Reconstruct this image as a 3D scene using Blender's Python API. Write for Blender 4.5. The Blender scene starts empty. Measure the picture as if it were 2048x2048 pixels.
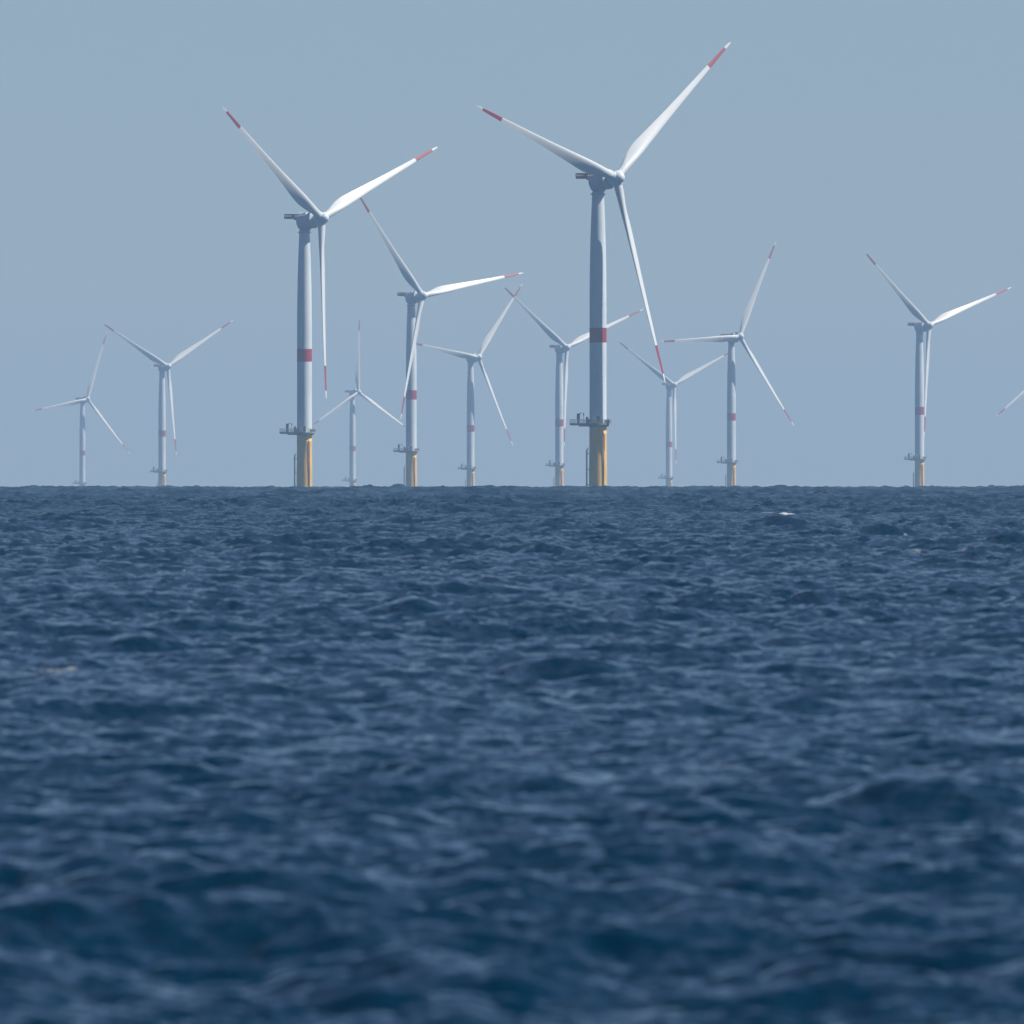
import bpy, bmesh, math
import numpy as np
from mathutils import Matrix, Vector

sc = bpy.context.scene
col = sc.collection

# ------------------------------------------------------------------ camera, sky, sun, exposure
F_PX = 45700.0            # focal length in pixels of a 2048 px wide frame (an 800 mm lens on a 36 mm sensor)
CAM_H = 4.0               # eye height above the water, m
R_EARTH = 7.43e6          # earth radius with normal refraction, m

cam_d = bpy.data.cameras.new('camera')
cam = bpy.data.objects.new('camera', cam_d)
col.objects.link(cam)
cam_d.sensor_width = 36.0
cam_d.lens = 36.0 * F_PX / 2048.0
cam_d.clip_start = 1.0
cam_d.clip_end = 200000.0
cam.location = (0, 0, CAM_H)
cam.rotation_euler = (math.radians(90) - math.atan(93.5 / F_PX), 0, 0)
cam_d.dof.use_dof = True
cam_d.dof.focus_distance = 8000.0
cam_d.dof.aperture_fstop = 8.0
sc.camera = cam

SUN_EL = math.radians(48)
SUN_AZ = math.radians(-5)      # from +X (right) towards +Y (away from the camera)
sun_dir = Vector((math.cos(SUN_EL) * math.cos(SUN_AZ), math.cos(SUN_EL) * math.sin(SUN_AZ), math.sin(SUN_EL)))

world = bpy.data.worlds.new('World')
sc.world = world
world.use_nodes = True
wn = world.node_tree
wn.nodes.clear()
w_out = wn.nodes.new('ShaderNodeOutputWorld')
w_bg = wn.nodes.new('ShaderNodeBackground')
w_sky = wn.nodes.new('ShaderNodeTexSky')
w_sky.sky_type = 'NISHITA'
w_sky.sun_disc = False
w_sky.sun_elevation = SUN_EL
w_sky.sun_rotation = math.pi / 2 - SUN_AZ
w_sky.altitude = 0
w_sky.air_density = 0.45
w_sky.dust_density = 0.2
w_sky.ozone_density = 3.2
w_bg.inputs['Strength'].default_value = 0.056
wn.links.new(w_sky.outputs[0], w_bg.inputs['Color'])
wn.links.new(w_bg.outputs[0], w_out.inputs['Surface'])

sun_d = bpy.data.lights.new('sun', 'SUN')
sun_d.energy = 4.2
sun_d.angle = math.radians(0.5)
sun_d.color = (1.0, 0.97, 0.93)
sun = bpy.data.objects.new('sun', sun_d)
sun.rotation_euler = (-sun_dir).to_track_quat('-Z', 'Y').to_euler()
sun.location = (0, 0, 100)
col.objects.link(sun)

sc.view_settings.view_transform = 'Standard'
sc.view_settings.look = 'None'
sc.view_settings.gamma = 1.0
sc.view_settings.exposure = 0.52
sc.render.engine = 'CYCLES'
sc.cycles.max_bounces = 6
sc.cycles.volume_bounces = 0
sc.cycles.use_denoising = True
sc.render.film_transparent = False

# ------------------------------------------------------------------ helpers
def new_mat(name):
    m = bpy.data.materials.new(name)
    m.use_nodes = True
    return m, m.node_tree, m.node_tree.nodes['Principled BSDF']

def paint(name, rgb, rough=0.45, dirt=0.08, scale=0.35, streak=(1, 1, 0.15), dirt_rgb=None, metal=0.0):
    """weathered coat of paint: low contrast streaks and blotches"""
    m, nt, bsdf = new_mat(name)
    tc = nt.nodes.new('ShaderNodeTexCoord')
    mp = nt.nodes.new('ShaderNodeMapping')
    mp.inputs['Scale'].default_value = streak
    nz = nt.nodes.new('ShaderNodeTexNoise')
    nz.inputs['Scale'].default_value = scale
    nz.inputs['Detail'].default_value = 6
    mx = nt.nodes.new('ShaderNodeMix')
    mx.data_type = 'RGBA'
    d = dirt_rgb or tuple(c * 0.6 for c in rgb)
    mx.inputs[6].default_value = (*rgb, 1)
    mx.inputs[7].default_value = (*d, 1)
    rmp = nt.nodes.new('ShaderNodeMapRange')
    rmp.inputs[1].default_value = 0.42
    rmp.inputs[2].default_value = 0.75
    rmp.inputs[3].default_value = 0.0
    rmp.inputs[4].default_value = dirt * 6
    nt.links.new(tc.outputs['Object'], mp.inputs[0])
    nt.links.new(mp.outputs[0], nz.inputs['Vector'])
    nt.links.new(nz.outputs[0], rmp.inputs[0])
    nt.links.new(rmp.outputs[0], mx.inputs[0])
    nt.links.new(mx.outputs[2], bsdf.inputs['Base Color'])
    bsdf.inputs['Roughness'].default_value = rough
    bsdf.inputs['Metallic'].default_value = metal
    return m

M_TOWER = paint('tower_grey_white_paint', (0.66, 0.74, 0.79), 0.5)
M_BLADE = paint('blade_white_gelcoat', (0.70, 0.74, 0.75), 0.4, 0.05)
M_RED = paint('signal_red_paint', (0.32, 0.008, 0.03), 0.5, 0.04)
M_YELLOW = paint('foundation_yellow_paint', (0.95, 0.57, 0.12), 0.55, 0.10, 0.5, dirt_rgb=(0.42, 0.25, 0.08))
M_STEEL = paint('galvanised_steel', (0.30, 0.29, 0.26), 0.5, 0.1, 1.0)
M_DARK = paint('dark_machine_paint', (0.07, 0.08, 0.09), 0.5, 0.1, 1.0)
M_NACELLE = paint('nacelle_grey_paint', (0.50, 0.57, 0.63), 0.5)

def finish(name, bm, mat, parent=None, smooth=True, angle=40):
    bmesh.ops.recalc_face_normals(bm, faces=bm.faces)
    me = bpy.data.meshes.new(name)
    bm.to_mesh(me)
    bm.free()
    me.materials.append(mat)
    if smooth:
        me.shade_smooth()
        try:
            me.set_sharp_from_angle(angle=math.radians(angle))
        except Exception:
            pass
    o = bpy.data.objects.new(name, me)
    col.objects.link(o)
    if parent is not None:
        o.parent = parent
    return o

def add_rev(bm, prof, n=40, mat=None):
    """surface of revolution about Z from (radius, z) pairs; closed at ends with radius 0 or caps"""
    rings = []
    for r, z in prof:
        if r < 1e-6:
            rings.append([bm.verts.new((0, 0, z))])
        else:
            rings.append([bm.verts.new((r * math.cos(2 * math.pi * i / n), r * math.sin(2 * math.pi * i / n), z)) for i in range(n)])
    fs = []
    for a, b in zip(rings, rings[1:]):
        for i in range(n):
            j = (i + 1) % n
            if len(a) == 1 and len(b) == 1:
                continue
            if len(a) == 1:
                fs.append(bm.faces.new((a[0], b[j], b[i])))
            elif len(b) == 1:
                fs.append(bm.faces.new((a[i], a[j], b[0])))
            else:
                fs.append(bm.faces.new((a[i], a[j], b[j], b[i])))
    for ring in (rings[0], rings[-1]):
        if len(ring) > 1:
            fs.append(bm.faces.new(ring))
    vs = [v for r in rings for v in r]
    if mat is not None:
        bmesh.ops.transform(bm, matrix=mat, verts=vs)
    return vs

def add_box(bm, x0, x1, y0, y1, z0, z1, bevel=0.0):
    g = bmesh.ops.create_cube(bm, size=1.0)
    vs = g['verts']
    for v in vs:
        v.co = Vector(((x0 + x1) / 2 + v.co.x * (x1 - x0), (y0 + y1) / 2 + v.co.y * (y1 - y0), (z0 + z1) / 2 + v.co.z * (z1 - z0)))
    if bevel > 0:
        es = list({e for v in vs for e in v.link_edges})
        bmesh.ops.bevel(bm, geom=es, offset=bevel, segments=2, affect='EDGES', profile=0.6)

def add_tube(bm, p, q, r, n=8):
    p, q = Vector(p), Vector(q)
    d = q - p
    L = d.length
    m = Matrix.Translation(p) @ d.to_track_quat('Z', 'Y').to_matrix().to_4x4()
    add_rev(bm, [(r, 0), (r, L)], n, m)

def frame(ex, ey, ez, o):
    m = Matrix.Identity(4)
    for i, v in enumerate((ex, ey, ez, o)):
        for k in range(3):
            m[k][i] = v[k]
    return m

# ------------------------------------------------------------------ the sea: one curved sheet with wind waves
WDIR = np.array([-0.5, 0.866])
def tile(L, N, lam_min, lam_max, slope_oct, seed, spread, kp=None):
    rng = np.random.default_rng(seed)
    k1 = 2 * np.pi * np.fft.fftfreq(N, L / N)
    kx, ky = np.meshgrid(k1, k1, indexing='xy')
    k = np.hypot(kx, ky)
    k[0, 0] = 1
    lam = 2 * np.pi / k
    ok = (lam >= lam_min) & (lam < lam_max)
    c = (kx * WDIR[0] + ky * WDIR[1]) / k
    D = spread[0] + np.abs(c) ** spread[1]
    A = np.where(ok, k ** -2.0 * np.sqrt(D), 0)
    if kp:
        A = A * np.exp(-0.6 * (kp / k) ** 2)
    H = A * (rng.standard_normal((N, N)) + 1j * rng.standard_normal((N, N)))
    H[0, 0] = 0
    h = np.fft.ifft2(H).real
    sx = np.fft.ifft2(1j * kx * H).real
    sy = np.fft.ifft2(1j * ky * H).real
    octv = math.log2(lam_max / lam_min)
    g = math.sqrt(slope_oct * octv / (sx.var() + sy.var()))
    dx = np.fft.ifft2(-1j * kx / k * H).real
    dy = np.fft.ifft2(-1j * ky / k * H).real
    return np.stack([h * g, dx * g, dy * g], -1).astype(np.float32), L

# (tile, shortest wavelength that matters in it)
TILES = [(tile(173.0, 512, 7.0, 60.0, 0.0015, 11, (0.12, 4), 2 * math.pi / 15), 8.0),
         (tile(47.3, 512, 1.9, 7.0, 0.0066, 12, (0.5, 2)), 2.6),
         (tile(13.9, 1024, 0.25, 1.9, 0.0230, 13, (0.8, 2)), 0.8)]
CHOP = 0.4

def sample(t, L, x, y):
    N = t.shape[0]
    u = x / L * N
    v = y / L * N
    iu = np.floor(u)
    iv = np.floor(v)
    fu = (u - iu).astype(np.float32)[:, None]
    fv = (v - iv).astype(np.float32)[:, None]
    i0 = iu.astype(np.int64) % N
    j0 = iv.astype(np.int64) % N
    i1 = (i0 + 1) % N
    j1 = (j0 + 1) % N
    return (t[j0, i0] * (1 - fu) * (1 - fv) + t[j0, i1] * fu * (1 - fv) + t[j1, i0] * (1 - fu) * fv + t[j1, i1] * fu * fv)

def build_sea():
    # radial stations: fine where the lens looks, coarse under the camera and beyond the horizon
    def seg(a, b, step):
        n = int(math.log(b / a) / step) + 1
        return a * np.exp(np.linspace(0, math.log(b / a), n, endpoint=False))
    r = np.concatenate([seg(0.5, 110, 0.03), seg(110, 3200, 0.00095), seg(3200, 10000, 0.0014), seg(10000, 60000, 0.02), [60000.0]])
    # bearings: dense ahead, growing steadily coarser round to the back, closed ring
    dense = math.radians(0.0036)
    half = math.radians(1.7)
    a = list(np.arange(0, half, dense))
    s = dense
    while a[-1] < math.pi:
        s = min(s * 1.028, math.radians(4))
        a.append(a[-1] + s)
    a = np.array(a)
    a[a > half] = half + (a[a > half] - half) * (math.pi - half) / (a[-1] - half)
    ang = np.concatenate([-a[:0:-1], a[:-1]])          # -pi ... < pi
    da = np.gradient(np.concatenate([ang, [math.pi]]))[:-1]
    nr, na = len(r), len(ang)
    co = np.empty((nr * na, 3), dtype=np.float32)
    CH = 200
    for i in range(0, nr, CH):
        rr = r[i:i + CH]
        R, A = np.meshgrid(rr, ang, indexing='ij')
        x = (R * np.sin(A)).ravel()
        y = (R * np.cos(A)).ravel()
        cell = (R * np.abs(da)[None, :]).ravel()
        disp = np.zeros((len(x), 3), dtype=np.float32)
        for k, ((t, L), lam) in enumerate(TILES):
            w = np.clip(1.6 - cell / lam * 2.2, 0, 1).astype(np.float32)[:, None]
            if k == 0:                       # the sea is rougher further out
                w = w * (0.65 + 1.6 * np.clip((R.ravel() - 400) / 5000, 0, 1).astype(np.float32)[:, None])
            if k == 1:
                w = w * (1.1 + 0.5 * np.clip((R.ravel() - 400) / 4000, 0, 1).astype(np.float32)[:, None])
            if k == 2:
                w = w * (1.0 + 0.9 * np.clip((R.ravel() - 500) / 3000, 0, 1).astype(np.float32)[:, None])
            # turn every tile a little so the repeats never line up
            th = (0.0, 0.61, -0.37)[k]
            c, s_ = math.cos(th), math.sin(th)
            X = x * c + y * s_
            Y = -x * s_ + y * c
            d = sample(t, L, X, Y) * w
            disp[:, 0] += (d[:, 1] * c - d[:, 2] * s_)
            disp[:, 1] += (d[:, 1] * s_ + d[:, 2] * c)
            disp[:, 2] += d[:, 0]
        # gusts: patches of rougher and calmer water
        g = (np.sin(x * 0.021 + 1.3 * np.sin(y * 0.0047)) * np.sin(y * 0.0093 + 1.1 * np.sin(x * 0.013 + 2)) * 0.3 + 1.0)
        disp *= g.astype(np.float32)[:, None]
        rf = np.clip((R.ravel() - 1) / 8, 0, 1)
        o = i * na
        n = len(x)
        co[o:o + n, 0] = x + CHOP * disp[:, 0] * rf
        co[o:o + n, 1] = y + CHOP * disp[:, 1] * rf
        co[o:o + n, 2] = disp[:, 2] * rf - (x * x + y * y) / (2 * R_EARTH)
    i = np.arange(nr - 1)[:, None] * na
    j = np.arange(na)[None, :]
    j2 = (j + 1) % na
    q = np.stack([i + j, i + j2, i + na + j2, i + na + j], -1).reshape(-1, 4)[:, ::-1].astype(np.int32)
    me = bpy.data.meshes.new('sea')
    me.vertices.add(nr * na)
    me.vertices.foreach_set('co', co.ravel())
    nf = len(q)
    me.loops.add(nf * 4)
    me.loops.foreach_set('vertex_index', q.ravel())
    me.polygons.add(nf)
    me.polygons.foreach_set('loop_start', np.arange(nf, dtype=np.int32) * 4)
    me.update(calc_edges=True)
    me.shade_smooth()
    return me, co, r, ang

sea_me, sea_co, sea_r, sea_ang = build_sea()

def proj(p):
    th = math.atan(93.5 / F_PX)
    y, z = p[..., 1], p[..., 2] - CAM_H
    f = y * math.cos(th) - z * math.sin(th)
    u = y * math.sin(th) + z * math.cos(th)
    return 1024 + F_PX * p[..., 0] / f, 1024 - F_PX * u / f

# breaking crests: foam lies on the wave crest that stands nearest to each of these bearings and distances
FOAM = [(1575, 1027, 0.75, 1.3, 2.0), (1535, 1025, 0.8, 0.6, 0.8), (1835, 1100, 0.45, 0.42, 0.8), (1812, 1068, 0.14, 0.5, 0.6),
        (112, 1335, 0.45, 0.40, 0.8), (140, 1333, 0.16, 0.5, 0.6), (369, 1138, 0.10, 0.5, 0.5), (478, 1530, 0.03, 0.4, 0.15),
        (1595, 1874, 0.03, 0.35, 0.15), (1925, 1098, 0.4, 0.4, 1.0)]
def add_foam():
    nr, na = len(sea_r), len(sea_ang)
    C = sea_co.reshape(nr, na, 3)
    foam = np.zeros((nr, na), dtype=np.float32)
    for px, py, sx, amt, sy in FOAM:
        bearing = math.atan((px - 1024) / F_PX)
        j = int(np.argmin(np.abs(sea_ang - bearing)))
        c = C[:, j].astype(np.float64)
        sel = np.where((sea_r > 120) & (sea_r < 7000))[0]
        X, Y = proj(c[sel])
        best = np.minimum.accumulate(Y)             # visible envelope, walking away from the camera
        vis = Y <= best + 1e-9
        k = sel[np.argmin(np.where(vis, np.abs(Y - py), 1e9))]
        p = C[k, j]
        i0, i1 = np.searchsorted(sea_r, [p[1] - sy * 3, p[1] + sy * 3])
        jw = int(sx * 4 / p[1] / math.radians(0.0036)) + 2
        j0, j1 = max(j - jw, 0), min(j + jw, na)
        S = C[i0:i1, j0:j1]
        d2 = ((S[..., 0] - p[0]) / sx) ** 2 + ((S[..., 1] - p[1]) / sy) ** 2
        foam[i0:i1, j0:j1] = np.maximum(foam[i0:i1, j0:j1], amt * 1.35 * np.exp(-d2))
    at = sea_me.attributes.new('foam', 'FLOAT', 'POINT')
    at.data.foreach_set('value', foam.ravel())
add_foam()

def water_material():
    m, nt, bsdf = new_mat('sea_water')
    N, L = nt.nodes, nt.links
    geo = N.new('ShaderNodeNewGeometry')
    total = None
    # wind ripples too small for the mesh: a real slope in world space, no two alike
    for sx, sy, gain, det in ((13.0, 13.0, 0.40, 3), (5.0, 5.0, 0.85, 2), (1.7, 1.7, 0.75, 2)):
        mp = N.new('ShaderNodeMapping')
        mp.inputs['Rotation'].default_value = (0, 0, 0.5)
        mp.inputs['Scale'].default_value = (sx, sy, sy)
        nz = N.new('ShaderNodeTexNoise')
        nz.inputs['Scale'].default_value = 1.0
        nz.inputs['Detail'].default_value = det
        nz.inputs['Roughness'].default_value = 0.55
        L.new(geo.outputs['Position'], mp.inputs[0])
        L.new(mp.outputs[0], nz.inputs['Vector'])
        sub = N.new('ShaderNodeVectorMath')
        sub.operation = 'SUBTRACT'
        sub.inputs[1].default_value = (0.5, 0.5, 0.5)
        L.new(nz.outputs['Color'], sub.inputs[0])
        sc_ = N.new('ShaderNodeVectorMath')
        sc_.operation = 'MULTIPLY'
        sc_.inputs[1].default_value = (gain, gain, 0)
        L.new(sub.outputs[0], sc_.inputs[0])
        if total is None:
            total = sc_
        else:
            ad = N.new('ShaderNodeVectorMath')
            L.new(total.outputs[0], ad.inputs[0])
            L.new(sc_.outputs[0], ad.inputs[1])
            total = ad
    # gusts ruffle some patches and leave others slick
    gm = N.new('ShaderNodeMapping')
    gm.inputs['Scale'].default_value = (0.05, 0.012, 0.05)
    gn = N.new('ShaderNodeTexNoise')
    gn.inputs['Scale'].default_value = 1.0
    gn.inputs['Detail'].default_value = 3
    gr = N.new('ShaderNodeMapRange')
    gr.inputs[1].default_value = 0.3
    gr.inputs[2].default_value = 0.7
    gr.inputs[3].default_value = 0.8
    gr.inputs[4].default_value = 1.6
    L.new(geo.outputs['Position'], gm.inputs[0])
    L.new(gm.outputs[0], gn.inputs['Vector'])
    L.new(gn.outputs[0], gr.inputs[0])
    # the open sea is rougher than the sheltered water near the shore
    ln = N.new('ShaderNodeVectorMath')
    ln.operation = 'LENGTH'
    L.new(geo.outputs['Position'], ln.inputs[0])
    lr = N.new('ShaderNodeMapRange')
    lr.inputs[1].default_value = 150
    lr.inputs[2].default_value = 2500
    lr.inputs[3].default_value = 0.85
    lr.inputs[4].default_value = 1.6
    L.new(ln.outputs['Value'], lr.inputs[0])
    gm2 = N.new('ShaderNodeMath')
    gm2.operation = 'MULTIPLY'
    L.new(gr.outputs[0], gm2.inputs[0])
    L.new(lr.outputs[0], gm2.inputs[1])
    gr = gm2
    gs = N.new('ShaderNodeVectorMath')
    gs.operation = 'SCALE'
    L.new(total.outputs[0], gs.inputs[0])
    L.new(gr.outputs[0], gs.inputs['Scale'])
    ad = N.new('ShaderNodeVectorMath')
    L.new(geo.outputs['Normal'], ad.inputs[0])
    L.new(gs.outputs[0], ad.inputs[1])
    nm = N.new('ShaderNodeVectorMath')
    nm.operation = 'NORMALIZE'
    L.new(ad.outputs[0], nm.inputs[0])
    # foam
    at = N.new('ShaderNodeAttribute')
    at.attribute_name = 'foam'
    mp = N.new('ShaderNodeMapping')
    mp.inputs['Scale'].default_value = (4, 2, 4)
    nz = N.new('ShaderNodeTexNoise')
    nz.inputs['Scale'].default_value = 1
    nz.inputs['Detail'].default_value = 4
    L.new(geo.outputs['Position'], mp.inputs[0])
    L.new(mp.outputs[0], nz.inputs['Vector'])
    mu = N.new('ShaderNodeMath')
    mu.operation = 'MULTIPLY'
    L.new(at.outputs['Fac'], mu.inputs[0])
    L.new(nz.outputs[0], mu.inputs[1])
    rg = N.new('ShaderNodeMapRange')
    rg.inputs[1].default_value = 0.12
    rg.inputs[2].default_value = 0.5
    L.new(mu.outputs[0], rg.inputs[0])
    mx = N.new('ShaderNodeMix')
    mx.data_type = 'RGBA'
    mx.inputs[6].default_value = (0.0, 0.0175, 0.0400, 1)
    mx.inputs[7].default_value = (0.46, 0.50, 0.51, 1)
    L.new(rg.outputs[0], mx.inputs[0])
    L.new(mx.outputs[2], bsdf.inputs['Base Color'])
    rr = N.new('ShaderNodeMapRange')
    rr.inputs[3].default_value = 0.07
    rr.inputs[4].default_value = 0.8
    L.new(rg.outputs[0], rr.inputs[0])
    L.new(rr.outputs[0], bsdf.inputs['Roughness'])
    bsdf.inputs['IOR'].default_value = 1.27
    bsdf.inputs['Specular Tint'].default_value = (0.55, 0.82, 1.0, 1)
    L.new(nm.outputs[0], bsdf.inputs['Normal'])
    # far out the steep little seas hide each other's backs, so less of the surface mirrors the low sky
    deep = N.new('ShaderNodeBsdfDiffuse')
    L.new(mx.outputs[2], deep.inputs['Color'])
    fr = N.new('ShaderNodeMapRange')
    fr.inputs[1].default_value = 200
    fr.inputs[2].default_value = 2200
    fr.inputs[3].default_value = 0.0
    fr.inputs[4].default_value = 0.42
    L.new(ln.outputs['Value'], fr.inputs[0])
    ms = N.new('ShaderNodeMixShader')
    L.new(fr.outputs[0], ms.inputs[0])
    L.new(bsdf.outputs[0], ms.inputs[1])
    L.new(deep.outputs[0], ms.inputs[2])
    L.new(ms.outputs[0], N['Material Output'].inputs['Surface'])
    return m

sea = bpy.data.objects.new('sea', sea_me)
sea_me.materials.append(water_material())
col.objects.link(sea)
sea['kind'] = 'structure'
sea['label'] = 'dark blue choppy open sea reaching to the horizon'

# ------------------------------------------------------------------ sea haze: one closed box of even air
bm = bmesh.new()
add_box(bm, -70000, 70000, -70000, 70000, -420, 260)
hm = bpy.data.materials.new('haze_air')
hm.use_nodes = True
hn = hm.node_tree
hn.nodes.clear()
ho = hn.nodes.new('ShaderNodeOutputMaterial')
hv = hn.nodes.new('ShaderNodeVolumePrincipled')
hv.inputs['Density'].default_value = 4.6e-5
hv.inputs['Color'].default_value = (0.41, 0.65, 0.96, 1)
hv.inputs['Absorption Color'].default_value = (0.2, 0.2, 0.2, 1)
hv.inputs['Anisotropy'].default_value = 0.0
hn.links.new(hv.outputs[0], ho.inputs['Volume'])
haze = finish('haze', bm, hm, smooth=False)
haze['kind'] = 'stuff'
haze['label'] = 'thin pale blue sea haze'

# ------------------------------------------------------------------ the offshore wind turbine
HUB_Z = 110.7
R_ROTOR = 75.0
OVERHANG = 9.5
TILT = math.radians(5)
AXIS_Z = HUB_Z - OVERHANG * math.sin(TILT)      # shaft height above the tower axis
BX = OVERHANG * math.cos(TILT)

def airfoil(n=28):
    pts = []
    for i in range(n):
        t = 2 * math.pi * i / n
        xx = 0.5 * (1 + math.cos(t))             # 1 = trailing edge, 0 = leading edge
        yt = 5 * (0.2969 * math.sqrt(max(xx, 0)) - 0.1260 * xx - 0.3516 * xx ** 2 + 0.2843 * xx ** 3 - 0.1036 * xx ** 4)
        cam_ = 0.03 * 4 * xx * (1 - xx)
        pts.append((xx, cam_, yt if t < math.pi else -yt, 0.5 * math.sin(t)))
    return pts

# r/R, chord, thickness ratio, twist (deg), leading edge position from pitch axis
BL = [(0.020, 3.05, 1.00, 20, 1.52), (0.045, 3.05, 1.00, 20, 1.52), (0.075, 3.25, 0.88, 20, 1.52), (0.11, 3.85, 0.66, 19, 1.55),
      (0.15, 4.50, 0.48, 17.5, 1.58), (0.19, 4.85, 0.38, 15.5, 1.58), (0.23, 4.80, 0.33, 13.5, 1.52), (0.29, 4.35, 0.29, 11, 1.38),
      (0.37, 3.75, 0.26, 8.5, 1.20), (0.47, 3.10, 0.23, 6.5, 1.00), (0.58, 2.55, 0.21, 5, 0.85), (0.70, 2.05, 0.19, 3.8, 0.70),
      (0.815, 1.60, 0.18, 2.8, 0.55), (0.954, 1.02, 0.18, 2.0, 0.36), (0.985, 0.70, 0.18, 1.8, 0.24), (0.998, 0.34, 0.18, 1.6, 0.10), (1.0, 0.08, 0.2, 1.6, 0.02)]
PITCH = math.radians(11)
def interp_station(f):
    for a, b in zip(BL, BL[1:]):
        if f <= b[0] + 1e-9:
            t = (f - a[0]) / (b[0] - a[0])
            return [a[k] + (b[k] - a[k]) * t for k in range(5)]
    return list(BL[-1])

def blade_ring(bm, f, af):
    _, c, th, tw, le = interp_station(f)
    tw = math.radians(tw) + PITCH
    w = min(max((th - 0.36) / 0.6, 0), 1)
    w = w * w * (3 - 2 * w)
    pre = -(2.6 * f + 1.6 * f * f)
    ring = []
    for xx, cb, yt, circ in af:
        y = (yt * th + cb) * (1 - w) + circ * w * min(th, 1)
        lx = le - xx * c
        ly = y * c
        # leading edge turned upwind (-y) by the twist
        X = lx * math.cos(tw) + ly * math.sin(tw)
        Y = -lx * math.sin(tw) + ly * math.cos(tw)
        ring.append(bm.verts.new((X, Y + pre, f * R_ROTOR)))
    return ring

def blade_mesh(bm, f0, f1, n, cap=True):
    af = airfoil()
    fs = [f0 + (f1 - f0) * i / n for i in range(n + 1)]
    rings = [blade_ring(bm, f, af) for f in fs]
    for a, b in zip(rings, rings[1:]):
        for i in range(len(a)):
            j = (i + 1) % len(a)
            bm.faces.new((a[i], a[j], b[j], b[i]))
    if cap:
        bm.faces.new(rings[0])
        bm.faces.new(rings[-1])

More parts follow.
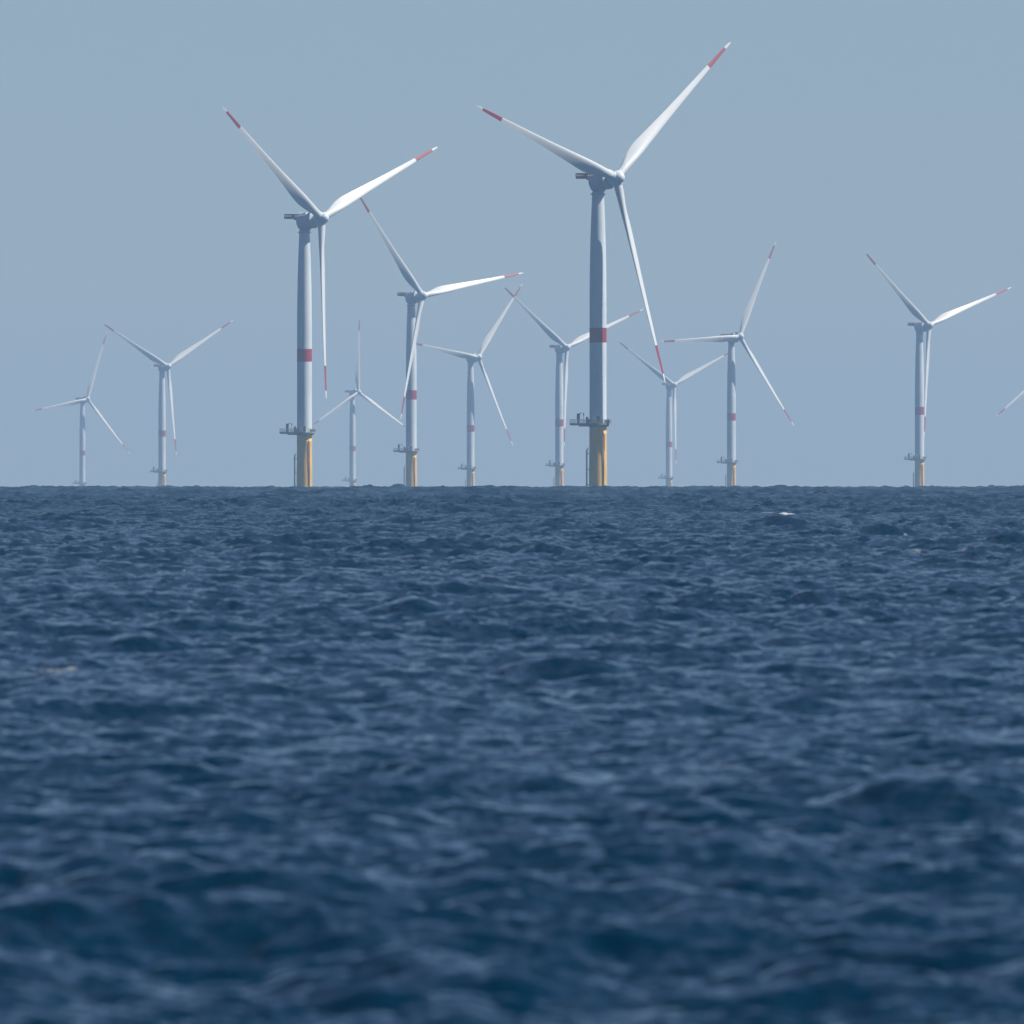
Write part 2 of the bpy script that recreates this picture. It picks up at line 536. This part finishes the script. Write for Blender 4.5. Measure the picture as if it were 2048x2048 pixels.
def make_turbine():
    root = bpy.data.objects.new('wind_turbine', None)
    root.empty_display_size = 5
    col.objects.link(root)
    static, yawing, rotor = [], [], []

    # yellow foundation with its grout flange
    bm = bmesh.new()
    add_rev(bm, [(3.18, -8), (3.18, 6), (3.08, 12), (3.06, 19.4), (3.14, 19.6), (3.14, 20.0), (3.06, 20.2), (3.06, 22.2)], 56)
    found = finish('foundation', bm, M_YELLOW, root)
    bm = bmesh.new()
    add_tube(bm, (2.15, -2.75, -4), (2.15, -2.75, 19.0), 0.24, 10)
    add_tube(bm, (2.15, -2.75, 19.0), (1.7, -2.3, 20.4), 0.24, 10)
    for z in (3, 9, 15):
        add_tube(bm, (2.15, -2.75, z), (1.8, -2.3, z), 0.12, 6)
    finish('cable_pipe', bm, M_YELLOW, found)

    # boat landing: two fender tubes and a ladder on the left side
    bl = bmesh.new()
    for yy in (-1.15, 0.55):
        add_tube(bl, (-4.1, yy, -4), (-4.1, yy, 13.9), 0.2, 10)
        for z in (1.5, 7.0, 12.6):
            add_tube(bl, (-4.1, yy, z), (-2.95, yy * 0.8, z), 0.14, 8)
        add_tube(bl, (-4.1, yy, 13.9), (-3.3, yy, 14.6), 0.16, 8)
    boat = finish('boat_landing', bl, M_STEEL, root)
    bm = bmesh.new()
    for yy in (-0.55, -0.05):
        add_tube(bm, (-3.75, yy, -2), (-3.75, yy, 14.2), 0.07, 6)
    for k in range(38):
        add_tube(bm, (-3.75, -0.55, -1.5 + k * 0.42), (-3.75, -0.05, -1.5 + k * 0.42), 0.035, 5)
    finish('ladder', bm, M_STEEL, boat)

    # tower
    bm = bmesh.new()
    add_rev(bm, [(3.02, 22.2), (3.02, 52.2), (3.02, 57.4), (3.0, 70), (2.94, 77), (2.8, 85), (2.62, 92), (2.32, 100), (2.14, 104.9)], 56)
    for z in (40.0, 66.0, 84.6):
        r = 3.03 if z < 70 else 2.82
        add_rev(bm, [(r + 0.012, z), (r + 0.012, z + 0.16)], 56)
    tower = finish('tower', bm, M_TOWER, root)
    bm = bmesh.new()
    add_rev(bm, [(3.045, 52.2), (3.045, 57.4)], 56)
    finish('red_band', bm, M_RED, tower)
    bm = bmesh.new()
    add_rev(bm, [(2.15, 104.75), (2.75, 104.8), (2.75, 105.15), (2.3, 105.2), (2.2, 105.8)], 48)
    finish('tower_flange', bm, M_NACELLE, tower)
    bm = bmesh.new()
    add_box(bm, -0.55, 0.55, -3.09, -2.9, 23.5, 25.9, 0.03)
    finish('tower_door', bm, M_DARK, tower)

    # service platform: round walkway with a long lay-down deck to the left
    bm = bmesh.new()
    out = []
    nA = 30
    for i in range(nA + 1):
        a = -math.radians(130) + math.radians(260) * i / nA
        out.append((4.75 * math.cos(a), 4.75 * math.sin(a)))
    out += [(-10.2, 3.4), (-10.2, -3.4)]
    out[0] = (-3.1, -3.6)
    out[nA] = (-3.1, 3.6)
    lo = [bm.verts.new((x, y, 22.9)) for x, y in out]
    hi = [bm.verts.new((x, y, 23.35)) for x, y in out]
    bm.faces.new(lo)
    bm.faces.new(hi)
    for i in range(len(out)):
        j = (i + 1) % len(out)
        bm.faces.new((lo[i], lo[j], hi[j], hi[i]))
    for yy in (-3.0, -1.0, 1.0, 3.0):
        add_box(bm, -6.6, -2.2, yy - 0.18, yy + 0.18, 22.25, 22.95)
        add_box(bm, -9.9, -6.5, yy - 0.12, yy + 0.12, 22.65, 22.95)
    add_box(bm, -6.8, -6.4, -3.2, 3.2, 22.3, 22.95)
    add_rev(bm, [(3.3, 22.1), (3.9, 22.5), (3.9, 22.95)], 40)
    plat = finish('service_platform', bm, M_STEEL, root, angle=25)
    bm = bmesh.new()
    pts = []
    L = len(out)
    for i in range(L):
        a, b = Vector((*out[i], 0)), Vector((*out[(i + 1) % L], 0))
        n = max(1, int((b - a).length / 0.8))
        for k in range(n):
            pts.append(a + (b - a) * k / n)
    pts = [p * 0.985 for p in pts]
    for i, p in enumerate(pts):
        q = pts[(i + 1) % len(pts)]
        if -0.1 < p.x < 1.0 and p.y < -4:
            continue
        add_tube(bm, (p.x, p.y, 23.3), (p.x, p.y, 24.75), 0.06, 5)
        for z, r in ((23.5, 0.11), (23.85, 0.055), (24.2, 0.055), (24.5, 0.055), (24.75, 0.075)):
            add_tube(bm, (p.x, p.y, z), (q.x, q.y, z), r, 5)
    finish('railing', bm, M_STEEL, plat)
    bm = bmesh.new()
    add_rev(bm, [(0.50, 23.35), (0.50, 23.6), (0.34, 23.7), (0.34, 24.7), (0.55, 24.9), (0.58, 26.6), (0.4, 26.9)], 16, Matrix.Translation((-7.0, -1.6, 0)))
    add_box(bm, -7.4, -6.6, -2.1, -1.1, 25.2, 26.3, 0.08)
    add_tube(bm, (-7.0, -1.6, 26.5), (-6.0, 2.4, 27.1), 0.17, 8)
    finish('crane', bm, M_DARK, plat)
    bm = bmesh.new()
    add_box(bm, -4.3, -3.5, -2.3, -0.9, 23.35, 25.7, 0.06)
    add_box(bm, -3.7, -3.1, -2.9, -2.2, 23.35, 25.0, 0.06)
    finish('equipment_cabinet', bm, M_DARK, plat)
    bm = bmesh.new()
    add_tube(bm, (-5.15, -2.9, 23.35), (-5.15, -2.9, 26.9), 0.07, 6)
    add_box(bm, -5.35, -4.95, -3.1, -2.7, 26.0, 27.1, 0.05)
    finish('lamp_post', bm, M_STEEL, plat)
    bm = bmesh.new()
    add_box(bm, 3.15, 4.1, -2.6, -0.7, 23.35, 24.7, 0.08)
    add_box(bm, 2.3, 3.05, -3.4, -2.7, 23.35, 24.5, 0.08)
    finish('storage_box', bm, M_DARK, plat)

    # nacelle (local x = upwind along the shaft, z up)
    bm = bmesh.new()
    secs = [(-2.9, 1.6, 1.2, -1.2), (-2.75, 2.1, 1.9, -2.2), (-2.3, 2.4, 2.2, -3.4), (-1.8, 2.5, 2.35, -4.1), (-1.0, 2.6, 2.5, -4.45), (0.5, 2.65, 2.6, -4.5),
            (1.7, 2.7, 2.65, -4.35), (2.6, 2.75, 2.7, -3.6), (3.9, 2.8, 2.7, -3.0)]
    rings = []
    n = 32
    for x, w, zt, zb in secs:
        ring = []
        zc = (zt + zb) / 2
        hh = (zt - zb) / 2
        for i in range(n):
            t = 2 * math.pi * i / n
            c, s = math.cos(t), math.sin(t)
            e = 0.72
            yy = w * math.copysign(abs(c) ** e, c)
            zz = zc + hh * math.copysign(abs(s) ** e, s)
            if zz < -1.0:                                   # narrows down to the tower flange
                k = (-1.0 - zz) / 4.0
                yy *= 1 - 0.30 * min(k, 1)
            ring.append(bm.verts.new((x, yy, zz)))
        rings.append(ring)
    for a, b in zip(rings, rings[1:]):
        for i in range(n):
            j = (i + 1) % n
            bm.faces.new((a[i], a[j], b[j], b[i]))
    bm.faces.new(rings[0])
    bm.faces.new(rings[-1])
    nac = finish('nacelle', bm, M_NACELLE, root, angle=50)
    RX = Matrix.Rotation(math.radians(90), 4, 'Y')          # revolve axis along +x
    bm = bmesh.new()
    add_rev(bm, [(2.6, 3.7), (3.35, 3.9), (3.5, 4.2), (3.5, 5.9), (3.2, 6.15), (2.2, 6.3), (2.1, 6.75)], 48, RX)
    for k in range(24):
        a = 2 * math.pi * k / 24
        add_box(bm, 4.3, 5.8, -0.08, 0.08, 3.4, 3.62)
        bmesh.ops.rotate(bm, verts=bm.verts[-8:], cent=(0, 0, 0), matrix=Matrix.Rotation(a, 3, 'X'))
    gen = finish('generator', bm, M_NACELLE, root)
    # mast with instruments on the roof
    bm = bmesh.new()
    add_tube(bm, (-1.6, -1.2, 2.4), (-1.6, -1.2, 4.0), 0.07, 6)
    add_tube(bm, (-1.6, 1.2, 2.4), (-1.6, 1.2, 4.0), 0.07, 6)
    add_tube(bm, (-1.6, -1.5, 3.5), (-1.6, 1.5, 3.5), 0.06, 6)
    add_box(bm, 0.2, 1.8, -1.0, 1.0, 2.4, 3.15, 0.1)
    mast = finish('roof_equipment', bm, M_TOWER, root)
    # red helicopter hoist platform at the back
    bm = bmesh.new()
    add_box(bm, -9.0, -3.0, -2.35, 2.35, 0.75, 1.0)
    add_box(bm, -5.0, -2.7, -0.9, 0.9, 0.3, 0.75)
    hoist = finish('hoist_platform', bm, M_RED, root, smooth=False)
    bm = bmesh.new()
    x0, x1, yw = -9.0, -3.0, 2.35
    for s in (-1, 1):
        y0, y1 = sorted((s * yw, s * (yw + 0.07)))
        add_box(bm, x0, x1, y0, y1, 0.95, 1.65)
        add_box(bm, x0, x1, y0, y1, 2.25, 2.75)
        for k in range(5):
            xx = x0 + 0.2 + k * 1.0
            add_box(bm, xx - 0.27, xx + 0.27, y0, y1, 1.55, 2.25)
        add_box(bm, x0 + 4.4, x1, y0, y1, 1.55, 2.25)
    add_box(bm, x0 - 0.07, x0, -yw, yw, 0.95, 1.65)
    add_box(bm, x0 - 0.07, x0, -yw, yw, 2.25, 2.75)
    for k in range(5):
        yy = -2.1 + k * 1.05
        add_box(bm, x0 - 0.07, x0, yy - 0.2, yy + 0.2, 1.55, 2.25)
    finish('hoist_railing', bm, M_RED, hoist, smooth=False)

    # hub: rotor frame, -y = upwind
    bm = bmesh.new()
    RY = Matrix.Rotation(math.radians(90), 4, 'X')          # +z profile -> -y
    add_rev(bm, [(2.0, -2.9), (2.3, -2.5), (2.45, -1.6), (2.5, 0.4), (2.35, 1.3), (1.75, 2.4), (1.2, 3.1), (0.7, 3.4), (0, 3.5)], 48, RY)
    for k in range(3):
        add_rev(bm, [(1.85, 0.0), (1.85, 2.3), (1.72, 2.55), (1.62, 2.6)], 32, Matrix.Rotation(2 * math.pi * k / 3, 4, 'Y'))
    hub = finish('hub', bm, M_TOWER, root)

    # blade and its red tip stripe (mesh shared by the three)
    bm = bmesh.new()
    blade_mesh(bm, 0.02, 0.815, 46)
    blade_mesh(bm, 0.954, 1.0, 10)
    b0 = finish('blade', bm, M_BLADE, root, angle=60)
    bm = bmesh.new()
    blade_mesh(bm, 0.815, 0.954, 8)
    s0 = finish('red_stripe', bm, M_RED, b0, angle=60)
    blades = [b0]
    for k in (1, 2):
        b = b0.copy()
        col.objects.link(b)
        s = s0.copy()
        col.objects.link(s)
        s.parent = b
        blades.append(b)
    return root

def orient(root, yaw, phase):
    psi, ph = math.radians(yaw), math.radians(phase)
    n = Vector((math.sin(psi) * math.cos(TILT), -math.cos(psi) * math.cos(TILT), math.sin(TILT)))
    u = Vector((math.cos(psi), math.sin(psi), 0))
    v = Vector((-math.sin(TILT) * math.sin(psi), math.sin(TILT) * math.cos(psi), math.cos(TILT)))
    top = Vector((0, 0, AXIS_Z))
    nac = frame(n, u, v, top)
    # level frame for the bodies that sit on the tower
    nb = 0
    for ch in list(root.children):
        kind = ch.name.split('.')[0]
        if kind in ('nacelle', 'generator', 'roof_equipment', 'hoist_platform'):
            nl = nac
            if kind == 'hoist_platform':
                nl = frame(Vector((math.sin(psi), -math.cos(psi), 0)), u, Vector((0, 0, 1)), top + Vector((0, 0, -0.05)))
            ch.matrix_local = nl
        elif kind in ('hub', 'blade'):
            a = ph
            if kind == 'blade':
                a = ph + nb * 2 * math.pi / 3
                nb += 1
            ex = u * math.cos(a) - v * math.sin(a)
            ez = u * math.sin(a) + v * math.cos(a)
            ch.matrix_local = frame(ex, -n, ez, top + n * OVERHANG)

def copy_tree(o, parent=None):
    c = o.copy()
    col.objects.link(c)
    if parent is not None:
        c.parent = parent
    for ch in list(o.children):
        copy_tree(ch, c)
    return c

def dist_for_hub(y):
    lo, hi = 3000.0, 60000.0
    for _ in range(60):
        d = (lo + hi) / 2
        hy = 930.5 - F_PX * (HUB_Z - CAM_H - d * d / 2 / R_EARTH) / d
        if hy < y:
            lo = d
        else:
            hi = d
    return d

G = 'wind turbines of the offshore farm'
# tower x, hub y (pixels of the photograph), yaw, rotor phase, label
TURB = [
    (1196.0, 356.5, 43.7, 49.3, 'largest white wind turbine, just right of centre, one blade reaching highest of all'),
    (608.9, 437.0, 48.0, 66.8, 'second largest wind turbine, its straight hanging blade ending in a red stripe'),
    (822.5, 591.5, 42.0, 80.1, 'mid-sized wind turbine whose lower blade crosses in front of its own tower'),
    (1839.0, 651.0, 40.5, 70.5, 'wind turbine standing apart near the right edge on its yellow foundation'),
    (1462.7, 673.5, 38.4, 27.0, 'wind turbine right of the largest, one blade level left and one lower right'),
    (1118.5, 695.0, 36.0, 67.8, 'wind turbine close left of the largest, right blade passing behind the big tower'),
    (941.2, 715.0, 41.0, 38.9, 'hazy wind turbine with one blade pointing level left and one to the upper right'),
    (324.0, 733.0, 33.0, 58.9, 'hazy wind turbine far left with two blades raised in a wide V'),
    (1338.0, 769.8, 31.0, 63.4, "faint wind turbine directly under the red tip of the largest turbine's lower blade"),
    (705.0, 784.4, 39.0, 2.6, 'faint wind turbine with one blade straight up, between two bigger turbines'),
    (164.7, 798.6, 36.0, 20.5, 'faintest wind turbine, leftmost of all, without visible yellow foundation'),
    (2074.0, 748.0, 42.0, 0.0, 'wind turbine beyond the right edge, only one hazy blade tip in view'),
]
proto = make_turbine()
roots = [proto] + [copy_tree(proto) for _ in TURB[1:]]
for root, (tx, hy, yaw, ph, label) in zip(roots, TURB):
    d = dist_for_hub(hy)
    root.location = (d * (tx - 1024) / F_PX, d, -d * d / 2 / R_EARTH)
    root['label'] = label
    root['category'] = 'wind turbine'
    root['group'] = G
    orient(root, yaw, ph)
